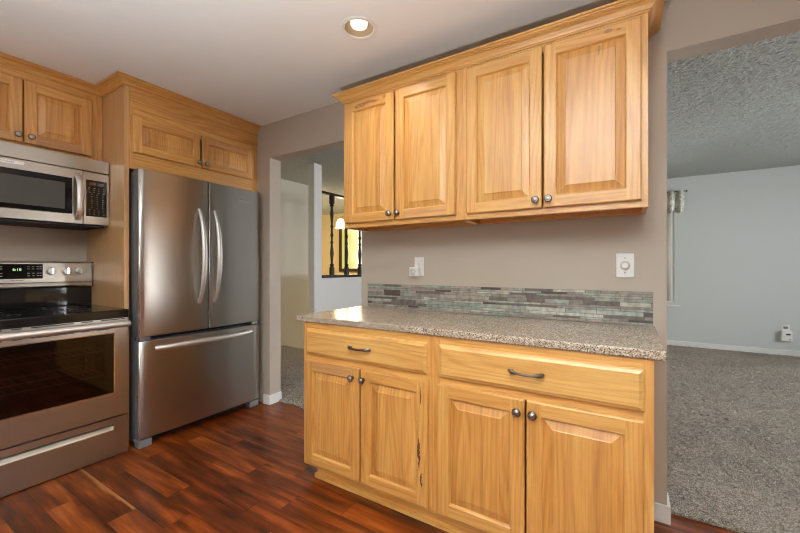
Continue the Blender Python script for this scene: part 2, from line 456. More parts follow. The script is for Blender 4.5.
roof = MB(); roof.box(XL - .1, 2.5, -2.7, YW, H + .14, H + .18); roof.build('ceiling_void', M['inside'], kind='structure')

wb = MB()
wb.box(XL - .1, XOL, YW, YT, 0, 2.6)
wb.box(XOL, XOE, YW, YT, 2.142, 2.6)
wb.box(XOE, XWR, YW, YT, 0, 2.6)
wb.box(XWR, 1.75, YW, YT, 2.20, 2.6)
wb.box(1.75, 2.5, YW, YT, 0, 2.6)
wb.build('wall_back', M['greige'], kind='structure', smooth=0, weld=False)
wlft = MB(); wlft.box(XL - .1, XL, -2.7, YW, 0, 2.6); wlft.build('wall_left', M['greige'], kind='structure')

def wall_with_holes(name, axis, pos, thick, a0, a1, z0, z1, holes, mat):
    """axis 'y': wall in the plane y = pos running along x."""
    m = MB(); xs = sorted({a0, a1, *[h[0] for h in holes], *[h[1] for h in holes]}); zs = sorted({z0, z1, *[h[2] for h in holes], *[h[3] for h in holes]})
    for i in range(len(xs) - 1):
        for j in range(len(zs) - 1):
            cx, cz = (xs[i] + xs[i + 1]) / 2, (zs[j] + zs[j + 1]) / 2
            if any(h[0] < cx < h[1] and h[2] < cz < h[3] for h in holes): continue
            if axis == 'y': m.box(xs[i], xs[i + 1], pos, pos + thick, zs[j], zs[j + 1])
            else: m.box(pos, pos + thick, xs[i], xs[i + 1], zs[j], zs[j + 1])
    return m.build(name, mat, kind='structure', smooth=0, weld=False)
wall_with_holes('wall_front', 'y', -2.6, -.1, XL - .1, 2.5, 0, 2.6, [(-1.25, 1.05, 1.05, 2.2)], M['greige'])
wall_with_holes('wall_right', 'x', 2.4, .1, -2.6, YW, 0, 2.6, [(-1.7, 0., .05, 2.1)], M['greige'])
wall_with_holes('wall_far', 'y', YFAR, .12, -3.42, 5., -.1, 2.6, [(-1.1, .62, .66, 2.2)], M['living'])
wall_with_holes('wall_living_side', 'x', 4.9, .1, YT, YFAR, -.1, 2.6, [(3.2, 5.4, .7, 2.2)], M['living'])
m = MB(); m.box(2.5, 5., YT - .1, YT, 0, 2.6); m.build('wall_living_return', M['living'], kind='structure')

def window(name, axis, pos, a0, a1, z0, z1, mull=1, depth=.1):
    fr = MB(); t = .05
    def bx(m, p0, p1, q0, q1, d0, d1):
        if axis == 'y': m.box(p0, p1, pos + d0, pos + d1, q0, q1)
        else: m.box(pos + d0, pos + d1, p0, p1, q0, q1)
    bx(fr, a0, a0 + t, z0, z1, .0, depth); bx(fr, a1 - t, a1, z0, z1, .0, depth)
    bx(fr, a0 + t, a1 - t, z0, z0 + t, .0, depth); bx(fr, a0 + t, a1 - t, z1 - t, z1, .0, depth)
    for i in range(mull):
        c = a0 + (a1 - a0) * (i + 1) / (mull + 1); bx(fr, c - .025, c + .025, z0 + t, z1 - t, .02, depth - .02)
    f = fr.build(name, M['trim'], kind='structure', weld=False)
    p = MB(); bx(p, a0 + t, a1 - t, z0 + t, z1 - t, .045, .05); p.build('pane', M['pane'], f)
    return f
window('window_3', 'y', -2.7, -1.25, 1.05, 1.05, 2.2)
window('window_4', 'x', 2.4, -1.7, 0., .05, 2.1)
window('window_1', 'y', YFAR + .01, -1.1, .62, .66, 2.2)
window('window_5', 'x', 4.9, 3.2, 5.4, .7, 2.2)
# sill and side casing of the living room window
m = MB(); m.box(-1.16, .69, YFAR - .035, YFAR - .001, .600, .622); m.build('trim_1', M['trim'], kind='structure', weld=False)

# baseboards
def baseboard(name, segs, h=.082, t=.013):
    m = MB()
    for x0, x1, y0, y1 in segs:
        m.box(x0, x1, y0, y1, 0.001, h)
    return m.build(name, M['trim'], kind='structure', weld=False, bevel=.004)
baseboard('baseboard_right', [(.083, XWR + .013, YW - .014, YW - .001), (XWR + .001, XWR + .013, YW - .001, YT)])
baseboard('baseboard_left', [(-2.70, XOL + .013, YW - .014, YW - .001), (XOL + .001, XOL + .013, YW - .001, YT)])
m = MB(); m.box(-3.40, 4.9, YFAR - .014, YFAR - .001, .0, .085); m.build('baseboard_far', M['trim'], kind='structure', bevel=.004)

# hall, stairwell and foyer beyond the left opening
m = MB(); m.box(-4.55, -4.45, YT, 4.55, -1.4, H2); m.build('wall_hall', M['cream'], kind='structure')
m = MB(); m.box(-4.45, XL - .1, YT - .06, YT + .001, 0, H2); m.build('wall_hall_near', M['cream'], kind='structure')
m = MB()
m.box(-3.522, -3.417, 3.43, 3.565, 0, H2, tone=.5)            # end post
m.box(-3.505, -3.417, 3.565, YFAR, -1.4, 1.046)
m.build('wall_half', M['white'], kind='structure', smooth=0, weld=False)
m = MB(); m.box(-7.1, -3.42, 7., 7.1, -1.4, H2); m.build('wall_foyer', M['yellow'], kind='structure')
m = MB(); m.box(-7.2, -7.1, 4.45, 7.1, -1.4, H2); m.box(-7.1, -4.55, 4.45, 4.55, -1.4, H2); m.build('wall_foyer_side', M['yellow'], kind='structure', weld=False)
m = MB(); m.box(-7.1, -3.505, 3.76, 7., -1.45, -1.4); m.build('floor_foyer', M['carpet'], kind='structure')
m = MB()
for i in range(7):
    m.box(-4.449, -3.506, 3.762 + i * .26, 4.022 + i * .26, -1.4, -.02 - (i + 1) * .18)
m.build('stairs', M['carpet'], kind='structure', weld=False)
m = MB(); m.box(-4.449, -3.506, 3.735, 3.762, -1.4, .006); m.build('trim_2', M['carpet'], kind='structure')

# ------------------------------------------------------------------ joinery pieces (local frame: x along the front, y into the cabinet, z up)
def rnd_off(): return (random.uniform(0, 20), random.uniform(0, 20))
def raised_door(name, x0, x1, z0, z1, yf, parent, mat, t=.0175, sw=.054, ch=.032, staves=4, rustic=(), tones=(0.25, .6), special=None):
    """Raised-panel door whose front plane is y = yf; boards listed in rustic get the knotty timber."""
    m = MB(); N = (0, -1, 0)
    yb = yf + t
    def ring(i, y): return [(x0 + i, y, z0 + i), (x1 - i, y, z0 + i), (x1 - i, y, z1 - i), (x0 + i, y, z1 - i)]
    def T(): return random.uniform(*tones)
    br = {k: (T(), rnd_off(), 1 if k in rustic else 0) for k in ('bottom', 'right', 'top', 'left')}
    special = special or {}; mats = [mat, M['rustic']]
    for k, nm in special.items():
        mats.append(M[nm])
        if k in br: br[k] = (.35, (100., 100.), len(mats) - 1)
    side = ['bottom', 'right', 'top', 'left']; gr = {'bottom': 'x', 'top': 'x', 'left': 'z', 'right': 'z'}
    hint = {'bottom': (0, -.5, -1), 'top': (0, -.5, 1), 'left': (-1, -.5, 0), 'right': (1, -.5, 0)}
    def band(A, B, hints=None, tone=None):
        for k in range(4):
            s_ = side[k]; tn, of, mi = br[s_]
            m.poly([A[k], A[(k + 1) % 4], B[(k + 1) % 4], B[k]], (hints or {}).get(s_, N), grain=gr[s_], tone=tn if tone is None else tone, off=of, mi=mi)
    b = .005
    band(ring(0, yb), ring(0, yf + b), hint)
    band(ring(0, yf + b), ring(b, yf), None)
    # flat faces of stiles (full height) and rails
    i0, i1 = b, sw
    def q(xa, xb, za, zb, s_):
        tn, of, mi = br[s_]; m.poly([(xa, yf, za), (xb, yf, za), (xb, yf, zb), (xa, yf, zb)], N, grain=gr[s_], tone=tn, off=of, mi=mi)
    q(x0 + b, x0 + sw, z0 + b, z1 - b, 'left'); q(x1 - sw, x1 - b, z0 + b, z1 - b, 'right')
    q(x0 + sw, x1 - sw, z0 + b, z0 + sw, 'bottom'); q(x0 + sw, x1 - sw, z1 - sw, z1 - b, 'top')
    # moulded inner edge down into the groove
    band(ring(sw, yf), ring(sw + .004, yf + .004)); band(ring(sw + .004, yf + .004), ring(sw + .007, yf + .013))
    # raised panel made of glued-up staves
    px0, px1, pz0, pz1 = x0 + sw + .007, x1 - sw - .007, z0 + sw + .007, z1 - sw - .007
    yg, y1, y2 = yf + .013, yf + .0045, yf + .002
    n = staves; cuts = [0.] + sorted(((i + random.uniform(-.25, .25)) / n for i in range(1, n))) + [1.]
    st = [(T() + random.uniform(-.10, .34), rnd_off()) for _ in range(n)]
    if tones[1] < .45: st = [(max(.05, a), o_) for a, o_ in st]
    fx0, fx1, fz0, fz1 = px0 + ch, px1 - ch, pz0 + ch, pz1 - ch
    for i in range(n):
        a, c = px0 + (px1 - px0) * cuts[i], px0 + (px1 - px0) * cuts[i + 1]
        tn, of = st[i]; kw = dict(grain='z', tone=tn, off=of)
        if i in special: kw.update(off=(100., 100.), mi=2 + list(special).index(i))
        ia, ic = max(a, fx0), min(c, fx1)
        # field, step and sloped margins above / below
        if ic > ia:
            e = .003
            za, zb = fz0 + e, fz1 - e
            xa = ia if i else ia + e; xc = ic if i < n - 1 else ic - e
            m.poly([(xa, y2, za), (xc, y2, za), (xc, y2, zb), (xa, y2, zb)], N, **kw)
            for zo, zi, zp, h_ in ((fz0, za, pz0, -1), (fz1, zb, pz1, 1)):
                m.poly([(ia, y1, zo), (ic, y1, zo), (xc, y2, zi), (xa, y2, zi)], (0, -1, h_), **kw)
                oa = a if i else px0; oc = c if i < n - 1 else px1
                m.poly([(oa, yg, zp), (oc, yg, zp), (ic, y1, zo), (ia, y1, zo)], (0, -1, h_), **kw)
        if i == 0:
            m.poly([(px0, yg, pz0), (fx0, y1, fz0), (fx0, y1, fz1), (px0, yg, pz1)], (-1, -1, 0), **kw)
            m.poly([(fx0, y1, fz0), (fx0 + .003, y2, fz0 + .003), (fx0 + .003, y2, fz1 - .003), (fx0, y1, fz1)], (-1, -1, 0), **kw)
        if i == n - 1:
            m.poly([(px1, yg, pz0), (fx1, y1, fz0), (fx1, y1, fz1), (px1, yg, pz1)], (1, -1, 0), **kw)
            m.poly([(fx1, y1, fz0), (fx1 - .003, y2, fz0 + .003), (fx1 - .003, y2, fz1 - .003), (fx1, y1, fz1)], (1, -1, 0), **kw)
    m.poly([(x0, yb, z0), (x1, yb, z0), (x1, yb, z1), (x0, yb, z1)], (0, 1, 0), grain='z')
    return m.build(name, mats, parent, smooth=0)

def drawer_front(x0, x1, z0, z1, yf, parent, mat, t=.0175, tone=.4):
    m = MB(); N = (0, -1, 0); of = rnd_off()
    def ring(i, y): return [(x0 + i, y, z0 + i), (x1 - i, y, z0 + i), (x1 - i, y, z1 - i), (x0 + i, y, z1 - i)]
    hs = [(0, -.5, -1), (1, -.5, 0), (0, -.5, 1), (-1, -.5, 0)]
    R = [ring(0, yf + t), ring(0, yf + .010), ring(.004, yf + .006), ring(.006, yf + .006), ring(.016, yf)]
    for a, b in zip(R, R[1:]):
        for k in range(4):
            m.poly([a[k], a[(k + 1) % 4], b[(k + 1) % 4], b[k]], hs[k], grain='x', tone=tone, off=of)
    m.poly(R[-1], N, grain='x', tone=tone, off=of); m.poly(R[0], (0, 1, 0), grain='x')
    return m.build('drawer', mat, parent, smooth=0)

KNOB = None
def knob(x, z, yf, parent, r=.0175):
    m = MB()
    k = r / .0155
    m.lathe([(.0085 * k, 0), (.0070 * k, .004), (.0055 * k, .010), (.0075 * k, .014), (.0145 * k, .018), (.0158 * k, .021), (.0150 * k, .0245), (.0128 * k, .0262), (.0118 * k, .0250)], (x, yf, z), '-y', 20, 0, False)
    m.lathe([(.0118 * k, .0250), (.0100 * k, .0252), (.0088 * k, .0266), (.005 * k, .0285), (0, .0290)], (x, yf, z), '-y', 20, 1, False)
    return m.build('knob', [M['pewter'], M['pewter_hi']], parent)
def pull(x0, x1, z, yf, parent):
    m = MB(); n = 15; P = []; R = []
    xc, hw = (x0 + x1) / 2, (x1 - x0) / 2
    for i in range(n):
        s_ = -1 + 2 * i / (n - 1)
        P.append((xc + hw * s_, yf - .006 - .022 * (1 - s_ ** 4), z - .006 * (1 - s_ * s_)))
        R.append(.0054 + .0046 * max(0, 1 - abs(abs(s_) - .78) / .28))
    m.tube(P, R, 10, up=(0, 0, 1))
    for s_ in (-.82, .82):
        m.lathe([(.0062, 0), (.0055, .018)], (xc + hw * s_, yf, z - .002), '-y', 12)
    return m.build('pull', M['pewter_mid'], parent)

def sweep(m, path, prof, z0, grain_auto=True, side=1, tone=.4):
    """Sweep prof [(out, up)] along a 2-D path with mitred corners; side=1 puts 'out' on the right of travel."""
    P = [Vector((p[0], p[1])) for p in path]; n = len(P)
    nor = []
    for i in range(n - 1):
        d = (P[i + 1] - P[i]).normalized(); nor.append(Vector((d.y, -d.x)) * side)
    off = []
    for i in range(n):
        if i == 0: off.append(nor[0])
        elif i == n - 1: off.append(nor[-1])
        else:
            b = (nor[i - 1] + nor[i]); b = b / b.length; off.append(b / b.dot(nor[i]))
    def pt(i, j):
        o_ = P[i] + off[i] * prof[j][0]; return Vector((o_.x, o_.y, z0 + prof[j][1]))
    for i in range(n - 1):
        of = rnd_off(); d = P[i + 1] - P[i]; L = 0
        for j in range(len(prof) - 1):
            q = [pt(i, j), pt(i + 1, j), pt(i + 1, j + 1), pt(i, j + 1)]
            dp, dz = prof[j + 1][0] - prof[j][0], prof[j + 1][1] - prof[j][1]
            l2 = L + math.hypot(dp, dz); ln = d.length
            h_ = nor[i] * dz; hint = Vector((h_.x, h_.y, -dp))
            def along(p): return (Vector((p.x, p.y)) - P[i]).dot(d.normalized())
            uv = [(of[0] + L, of[1] + along(q[0])), (of[0] + L, of[1] + along(q[1])), (of[0] + l2, of[1] + along(q[2])), (of[0] + l2, of[1] + along(q[3]))]
            m.poly(q, hint, tone=tone, uv=uv); L = l2
    for i, h_ in ((0, P[0] - P[1]), (n - 1, P[-1] - P[-2])):
        m.poly([pt(i, j) for j in range(len(prof))], (h_.x, h_.y, 0), tone=tone)
def crown_profile(p, h):
    return [(x * p, y * h) for x, y in ((0, 0), (.10, 0), (.10, .12), (.20, .16), (.24, .22), (.30, .36), (.42, .50), (.58, .60), (.72, .64), (.72, .71), (.84, .73), (.86, .80), (1, .82), (1, 1), (0, 1))]

def face_frame(m, x0, x1, z0, z1, yf, stiles, rails, t=.019, tones=(.25, .55)):
    """stiles: (xa, xb); rails: (za, zb) between the outer stiles."""
    for a, b in stiles: m.box(a, b, yf, yf + t, z0, z1, 'z', random.uniform(*tones))
    st = sorted(stiles)
    for za, zb in rails:
        for (a, b), (c, d) in zip(st, st[1:]):
            m.box(b, c, yf, yf + t, za, zb, 'x', random.uniform(*tones))

def cab_body(x0, x1, yf, yb, z0, z1, parent, mat, stiles, rails, bottom_recess=0., extra=None, tones=(.25, .55)):
    m = MB(); t = .016
    face_frame(m, x0, x1, z0, z1, yf, stiles, rails, tones=tones)
    y0 = yf + .019
    m.box(x0, x0 + t, y0, yb, z0, z1, 'z', .4); m.box(x1 - t, x1, y0, yb, z0, z1, 'z', .4)
    m.box(x0 + t, x1 - t, y0, yb, z0 + bottom_recess, z0 + bottom_recess + t, 'x', .5)
    m.box(x0 + t, x1 - t, y0, yb, z1 - t, z1, 'x', .5)
    m.box(x0 + t, x1 - t, yb - .008, yb, z0 + bottom_recess + t, z1 - t, 'z', .5)
    if bottom_recess: m.box(x0 + t, x1 - t, yb - .018, yb, z0 - .0, z0 + bottom_recess, 'x', .5)
    if extra: extra(m)
    return m.build('body', mat, parent, smooth=0, weld=False)

# ------------------------------------------------------------------ base cabinets under the granite
YB, YBD = 1.501, 1.481
def base_cabinet(label, x0, x1, dr, doors, knobs, pl, end, rustic):
    xc = (x0 + x1) / 2
    t = thing('base_cabinet', label, 'cabinet', (xc, YB, 0), 0, 'base cabinets under the granite counter')
    L = lambda x: x - xc
    yb = YW - YB - .002
    stl = [(L(x0), L(x0) + .030), (L(x1) - .030, L(x1))]
    cab_body(L(x0), L(x1), 0, yb, .068, .8795, t, M['wood'], stl, [(.068, .10), (.66, .715), (.835, .8795)])
    tk = MB(); ka = L(x0) + (.075 if end else 0); kb = L(x1)
    tk.box(ka, kb, .030, .046, .001, .068, 'x', .55); tk.box(ka - (.004 if end else 0), kb, .012, .030, .001, .024, 'x', .35)
    if end: tk.box(ka, ka + .016, .046, yb, .001, .068, 'y', .5)
    tk.build('toe_kick', M['wood'], t, smooth=0, weld=False)
    d = drawer_front(L(dr[0]), L(dr[1]), .702, .847, -.020, t, M['wood'], tone=.12); pull(L(pl[0]), L(pl[1]), .782, -.020, d)
    for i, (a, b) in enumerate(doors):
        o = raised_door('door', L(a), L(b), .089, .670, -.020, t, M['wood'], rustic=rustic[i], staves=5, tones=(.25, .66), special={'right': 'cracked'} if (i and end) else None)
        knob(L(knobs[i]), .622, -.020, o)
    return t
base_cabinet('knotty wooden base cabinet at the hallway end of the granite counter', -1.5753, -.7455, (-1.542, -.774), [(-1.550, -1.163), (-1.153, -.769)], (-1.204, -1.134), (-1.224, -1.086), True, [('top',), ('right',)])
base_cabinet('wooden base cabinet at the living room end of the counter, nearest the viewer', -.7445, .0805, (-.715, .054), [(-.719, -.341), (-.333, .052)], (-.367, -.307), (-.399, -.267), False, [(), ()])

# granite top
m = MB(); m.box(-1.633, .1165, 1.4905, YW - .002, .8808, .914)
ct = m.build('countertop', M['granite'], bevel=.006, segs=3); tag(ct, 'speckled beige granite countertop on the wooden base cabinets', 'countertop')

# mosaic strip
def tile_mats():
    out = []
    for i, (c, r) in enumerate([((.44, .47, .40), .08), ((.31, .27, .23), .4), ((.105, .075, .062), .35), ((.60, .57, .48), .1), ((.35, .31, .27), .35), ((.19, .15, .13), .3), ((.36, .40, .345), .06), ((.42, .35, .29), .4)]):
        t = NT('mosaic_tile_%d' % i); n = t.noise(t.comb(*t.sep(t.obj())), 38., 3., .6)[0]
        col = t.mix(t.math('MULTIPLY', t.math('SUBTRACT', n, .3), 2.2, True), tuple(x * .52 for x in c), tuple(min(1, x * 1.05) for x in c))
        out.append(t.set(Base_Color=col, Roughness=r)); 
    return out
TM = tile_mats()
m = MB(); rnd = random.Random(3)
z = .9152; BX0, BX1, BZ1 = -1.570, .109, 1.0755
m.box(BX0, BX1, YW - .0045, YW - .001, z, BZ1, mi=8)
rows = []
while z < BZ1 - .006:
    h_ = rnd.choice((.0115, .0115, .0165, .022)); h_ = min(h_, BZ1 - z)
    if BZ1 - (z + h_) < .009: h_ = BZ1 - z
    rows.append((z, z + h_)); z += h_
for z0, z1 in rows:
    x = BX0 - rnd.uniform(0, .1)
    while x < BX1:
        L = rnd.choice((.07, .10, .13, .16, .20)) * rnd.uniform(.9, 1.1)
        a, b = max(x, BX0), min(x + L, BX1)
        if b - a > .006:
            k = rnd.choices(range(8), (20, 16, 8, 13, 16, 11, 15, 14))[0]
            th = rnd.choice((.0065, .008, .0095))
            m.box(a + .001, b - .001, YW - th, YW - .0046, z0 + .0009, z1 - .0009, 'x', rnd.random(), mi=k)
        x += L
bs = m.build('tile_backsplash', TM + [simple('grey_grout', (.10, .09, .08), .8)], smooth=0, weld=False)
tag(bs, 'low mosaic strip of grey, brown and pale green tiles above the granite counter', 'backsplash')

# ------------------------------------------------------------------ wall cabinets
YU = 1.8534
def wall_cabinet(label, x0, x1, doors, knobs, rustic, special):
    xc = (x0 + x1) / 2; z0 = 1.448
    t = thing('wall_cabinet', label, 'cabinet', (xc, YU, z0), 0, 'wall cabinets over the granite counter')
    L = lambda x: x - xc
    c = L((doors[0][1] + doors[1][0]) / 2)
    cab_body(L(x0), L(x1), 0, YW - YU - .002, 0, .815, t, M['wood'], [(L(x0), L(x0) + .034), (L(x1) - .034, L(x1))], [(0, .034), (.775, .815)], .022, tones=(.2, .4))
    for i, (a, b) in enumerate(doors):
        o = raised_door('door', L(a), L(b), 1.476 - z0, 2.247 - z0, -.020, t, M['wood'], rustic=rustic[i], staves=4 if x0 < -1 or not i else 1, tones=(.12, .42), special=special[i])
        knob(L(knobs[i]), 1.514 - z0, -.020, o)
    return t
wall_cabinet('pale wooden wall cabinet next to the hallway opening, its corner door knotty', -1.578, -.7525, [(-1.550, -1.181), (-1.168, -.783)], (-1.204, -1.146), [(), ('bottom',)], [{'top': 'swirl'}, None])
wall_cabinet('pale wooden wall cabinet next to the living room opening', -.7515, .0790, [(-.721, -.341), (-.333, .056)], (-.368, -.310), [(), ()], [None, {0: 'knotty', 'top': 'knotty_rail'}])
m = MB(); sweep(m, [(-1.5785, YW - .002), (-1.5785, YU - .0005), (.0795, YU - .0005), (.0795, YW - .002)], crown_profile(.056, .055), 2.2635, tone=.3)
cr = m.build('crown_molding', M['wood'], smooth=30, weld=False); tag(cr, 'pale wooden crown molding along the top of the two wall cabinets over the counter', 'molding')

# ------------------------------------------------------------------ left wall: surround, upper cabinet, crown
XF = -2.80
RZ = PI / 2
fs = thing('refrigerator_cabinet', 'tall wooden cabinet that surrounds the refrigerator, two small doors above it', 'cabinet', (XF, 1.091, 0), RZ)
# local: x = Y - 1.085, y = -2.80 - X
m = MB(); m.box(0, .027, 0, .618, .001, 2.386, 'z', .35, off=(3, 1)); m.build('side_panel', M['gable'], fs, smooth=0)
def top_extra(mm): mm.box(.0275, 1.015, -.006, -.0005, 2.255, 2.386, 'x', .62)
m_ = MB()
o = cab_body(.0275, 1.015, 0, .618, 1.850, 2.386, fs, M['wood_left'], [(.0275, .048), (.962, 1.015)], [(1.850, 1.985), (2.18, 2.386)], .0, top_extra, (.3, .55))
for i, (a, b, kx) in enumerate([(.044, .494, .478), (.511, .963, .537)]):
    o = raised_door('door', a, b, 1.958, 2.208, -.020, fs, M['wood_left'], sw=.052, ch=.03, staves=6, rustic=('top',) if i else (), tones=(.3, .9))
    knob(kx, 1.993, -.020, o)

UX = -3.135
uc = thing('wall_cabinet', 'brown wooden wall cabinet directly above the microwave', 'cabinet', (UX, .325, 1.93), RZ)
cab_body(0, .764, 0, .283, 0, .456, uc, M['wood_left'], [(0, .03), (.70, .764)], [(0, .045), (.40, .456)], tones=(.3, .6))
for i, (a, b, kx) in enumerate([(.030, .361, .338), (.367, .702, .396)]):
    o = raised_door('door', a, b, .020, .408, -.020, uc, M['wood_left'], sw=.056, ch=.032, staves=5, rustic=('bottom',) if i else (), tones=(.3, .85))
    knob(kx, .062, -.020, o)
m = MB(); sweep(m, [(XL + .002, .3245), (UX + .0005, .3245), (UX + .0005, 1.0905), (XF + .0005, 1.0905), (XF + .0005, YW - .002)], crown_profile(.060, .052), 2.3865, tone=.5)
cr = m.build('crown_molding', M['wood_left'], smooth=30, weld=False); tag(cr, 'brown wooden crown molding at the ceiling above the microwave and refrigerator', 'molding')

# ------------------------------------------------------------------ refrigerator (local x = Y - 1.12, y = -2.695 - X)
fr = thing('refrigerator', 'stainless steel french door refrigerator with bottom freezer drawer', 'refrigerator', (-2.695, 1.131, 0), RZ)
FW = .924
def bulge(x): return -.018 * (1 - ((x - FW / 2) / (FW / 2)) ** 2)
def door_slab(name, x0, x1, z0, z1, mats, depth=.075, n=14, rl=.012, rr=.012):
    m = MB(); prof = []
    xs_ = [x0 + (x1 - x0) * i / n for i in range(n + 1)]
    front = []
    for x in xs_:
        y = bulge(x); front.append((x, y))
    # rounded vertical edges
    f2 = [(x0, bulge(x0) + rl)] + [(x0 + rl * (1 - math.cos(a)), bulge(x0) + rl * (1 - math.sin(a))) for a in (PI / 6, PI / 3)] + \
         [(x, y) for x, y in front if x0 + rl <= x <= x1 - rl] + \
         [(x1 - rr * (1 - math.cos(a)), bulge(x1) + rr * (1 - math.sin(a))) for a in (PI / 3, PI / 6)] + [(x1, bulge(x1) + rr)]
    e = .004
    for i in range(len(f2) - 1):
        (xa, ya), (xb, yb_) = f2[i], f2[i + 1]
        mi = 1 if (i < 2 ) else 0
        m.poly([(xa, ya, z0 + e), (xb, yb_, z0 + e), (xb, yb_, z1 - e), (xa, ya, z1 - e)], (0, -1, 0), mi=mi)
        m.poly([(xa, ya + e, z1), (xb, yb_ + e, z1), (xb, yb_, z1 - e), (xa, ya, z1 - e)], (0, -1, 1), mi=0)
        m.poly([(xa, ya + e, z0), (xb, yb_ + e, z0), (xb, yb_, z0 + e), (xa, ya, z0 + e)], (0, -1, -1), mi=0)
        m.poly([(xa, ya + e, z1), (xb, yb_ + e, z1), (xb, depth, z1), (xa, depth, z1)], (0, 0, 1), mi=2)
        m.poly([(xa, ya + e, z0), (xb, yb_ + e, z0), (xb, depth, z0), (xa, depth, z0)], (0, 0, -1), mi=2)
    for x, y, h_ in ((x0, f2[0][1], -1), (x1, f2[-1][1], 1)):
        m.poly([(x, y, z0), (x, depth, z0), (x, depth, z1), (x, y, z1)], (h_, 0, 0), mi=2)
    m.poly([(x0, depth, z0), (x1, depth, z0), (x1, depth, z1), (x0, depth, z1)], (0, 1, 0), mi=2)
    return m.build(name, mats, fr, smooth=40, weld=True)
b = MB(); b.box(.008, FW - .004, .086, .70, .03, 1.828); b.build('body', M['body'], fr, bevel=.004)
g = MB(); g.box(.012, FW - .012, .0755, .086, .07, 1.82); g.build('gasket', M['gasket'], fr)
FM = [M['steel'], M['chrome'], M['body']]
dL = door_slab('door', 0, .455, .733, 1.838, FM); dR = door_slab('door', .461, FW, .733, 1.838, FM, rl=.006)
dw = door_slab('freezer_drawer', 0, FW, .066, .704, FM)
def bow_handle(parent, P0, P1, out, r, n=17, flat=.8):
    m = MB(); P = []; R = []
    P0, P1, out = Vector(P0), Vector(P1), Vector(out)
    for i in range(n):
        s_ = i / (n - 1); k = 1 - (2 * s_ - 1) ** 2; P.append(P0.lerp(P1, s_) + out * (k ** .75)); R.append(r * (.72 + .38 * k))
    m.tube(P, R, 12, up=out.normalized(), flat=flat)
    return m.build('handle', M['steel_bar'], parent)
for d, x in ((dL, .388), (dR, .505)):
    bow_handle(d, (x, bulge(x) + .002, 1.622), (x, bulge(x) + .002, .930), (0, -.070, 0), .0165)
bow_handle(dw, (.095, bulge(.095) + .002, .648), (.835, bulge(.835) + .002, .652), (0, -.054, .0), .0215)
# badge on the right door: small round mark and a word
m = MB(); m.lathe([(.009, 0), (.009, .0015), (.006, .0022), (0, .0024)], (.735, bulge(.735) - .0002, 1.742), '-y', 20)
m.build('badge', M['chrome'], dR)
for x0, x1 in ((.012, .075), (FW - .075, FW - .012)):
    h_ = MB(); h_.box(x0, x1, .010, .070, .7055, .7315); h_.build('hinge', M['plastic_grey'], fr, bevel=.003)
for x0, x1 in ((.004, .085), (FW - .09, FW - .004)):
    m = MB(); m.box(x0, x1, .012, .085, .001, .052); m.build('foot', M['plastic_grey'], fr, bevel=.006)
m = MB(); m.box(.09, FW - .095, .075, .085, .012, .062)
for i in range(5): m.box(.095, FW - .10, .070, .075, .016 + i * .009, .020 + i * .009)
m.build('grille', M['gasket'], fr, weld=False)

def text_obj(s_, size, mat, parent, loc, rot, name='lettering', ext=.0004, align='LEFT', xs=1.):
    cu = bpy.data.curves.new(name, 'FONT'); cu.body = s_; cu.size = size; cu.extrude = ext; cu.align_x = align; cu.align_y = 'CENTER'
    tmp = bpy.data.objects.new(name, cu); COL.objects.link(tmp)
    dg = bpy.context.evaluated_depsgraph_get(); me = bpy.data.meshes.new_from_object(tmp.evaluated_get(dg))
    bpy.data.objects.remove(tmp); bpy.data.curves.remove(cu)
    me.materials.clear(); me.materials.append(mat)
    o = bpy.data.objects.new(name, me); COL.objects.link(o); o.parent = parent; o.location = loc; o.rotation_euler = rot; o.scale = (xs, 1, 1)
    return o
FRONT = (PI / 2, 0, 0)
text_obj('Whirlpool', .017, M['plastic_lt'], dR, (.750, bulge(.78) - .0006, 1.736), FRONT)

# ------------------------------------------------------------------ range (local x = Y - .322, y = -2.735 - X)
rg = thing('range', 'stainless steel electric range with black glass cooktop under the microwave', 'stove', (-2.735, .3245, 0), RZ)
RW = .762
m = MB(); m.box(.004, RW - .004, .045, .64, .03, .868, skip='f')
m.box(.004, .055, .045, .07, .03, .868); m.box(RW - .055, RW - .004, .045, .07, .03, .868); m.box(.055, RW - .055, .045, .07, .03, .33); m.box(.055, RW - .055, .045, .07, .80, .868)
m.build('body', M['black'], rg, weld=False, smooth=0)
m = MB(); m.box(.06, RW - .06, .60, .62, .34, .79); m.box(.06, RW - .06, .075, .60, .335, .345)
m.build('oven_cavity', simple('oven_enamel', (.06, .055, .05), .4), rg, weld=False)
for zz in (.50, .655):
    m = MB()
    for i in range(3): m.tube([(.075, .12 + i * .20, zz), (RW - .075, .12 + i * .20, zz)], .004, 8)
    for i in range(16): m.tube([(.08 + i * .04, .10, zz + .003), (.08 + i * .04, .56, zz + .003)], .0018, 6)
    m.build('oven_rack', M['rack'], rg, weld=False)
# cooktop
m = MB(); m.box(0, RW, -.012, .575, .872, .925); ck = m.build('cooktop', M['blackglass'], rg, bevel=.006)
m = MB()
for cx, cy, rr in ((.20, .17, .105), (.57, .17, .085), (.20, .43, .08), (.57, .43, .105)):
    for r_ in (rr, rr * .62): m.lathe([(r_ - .002, 0), (r_ - .002, .0006), (r_, .0006), (r_, 0)], (cx, cy, .925), 'z', 40, close=False)
m.build('burner_ring', M['rackglow'], ck, weld=False)
# vent trim under the cooktop
m = MB(); m.box(.003, RW - .003, .004, .044, .8575, .8715)
tr_ = m.build('vent_trim', M['steel_h'], rg)
for a, b_ in ((.02, .20), (.235, .275), (.31, .49), (.525, .58), (.62, .745)):
    m = MB(); m.box(a, b_, .0030, .0045, .861, .868); m.build('vent_slot', M['slot'], tr_)
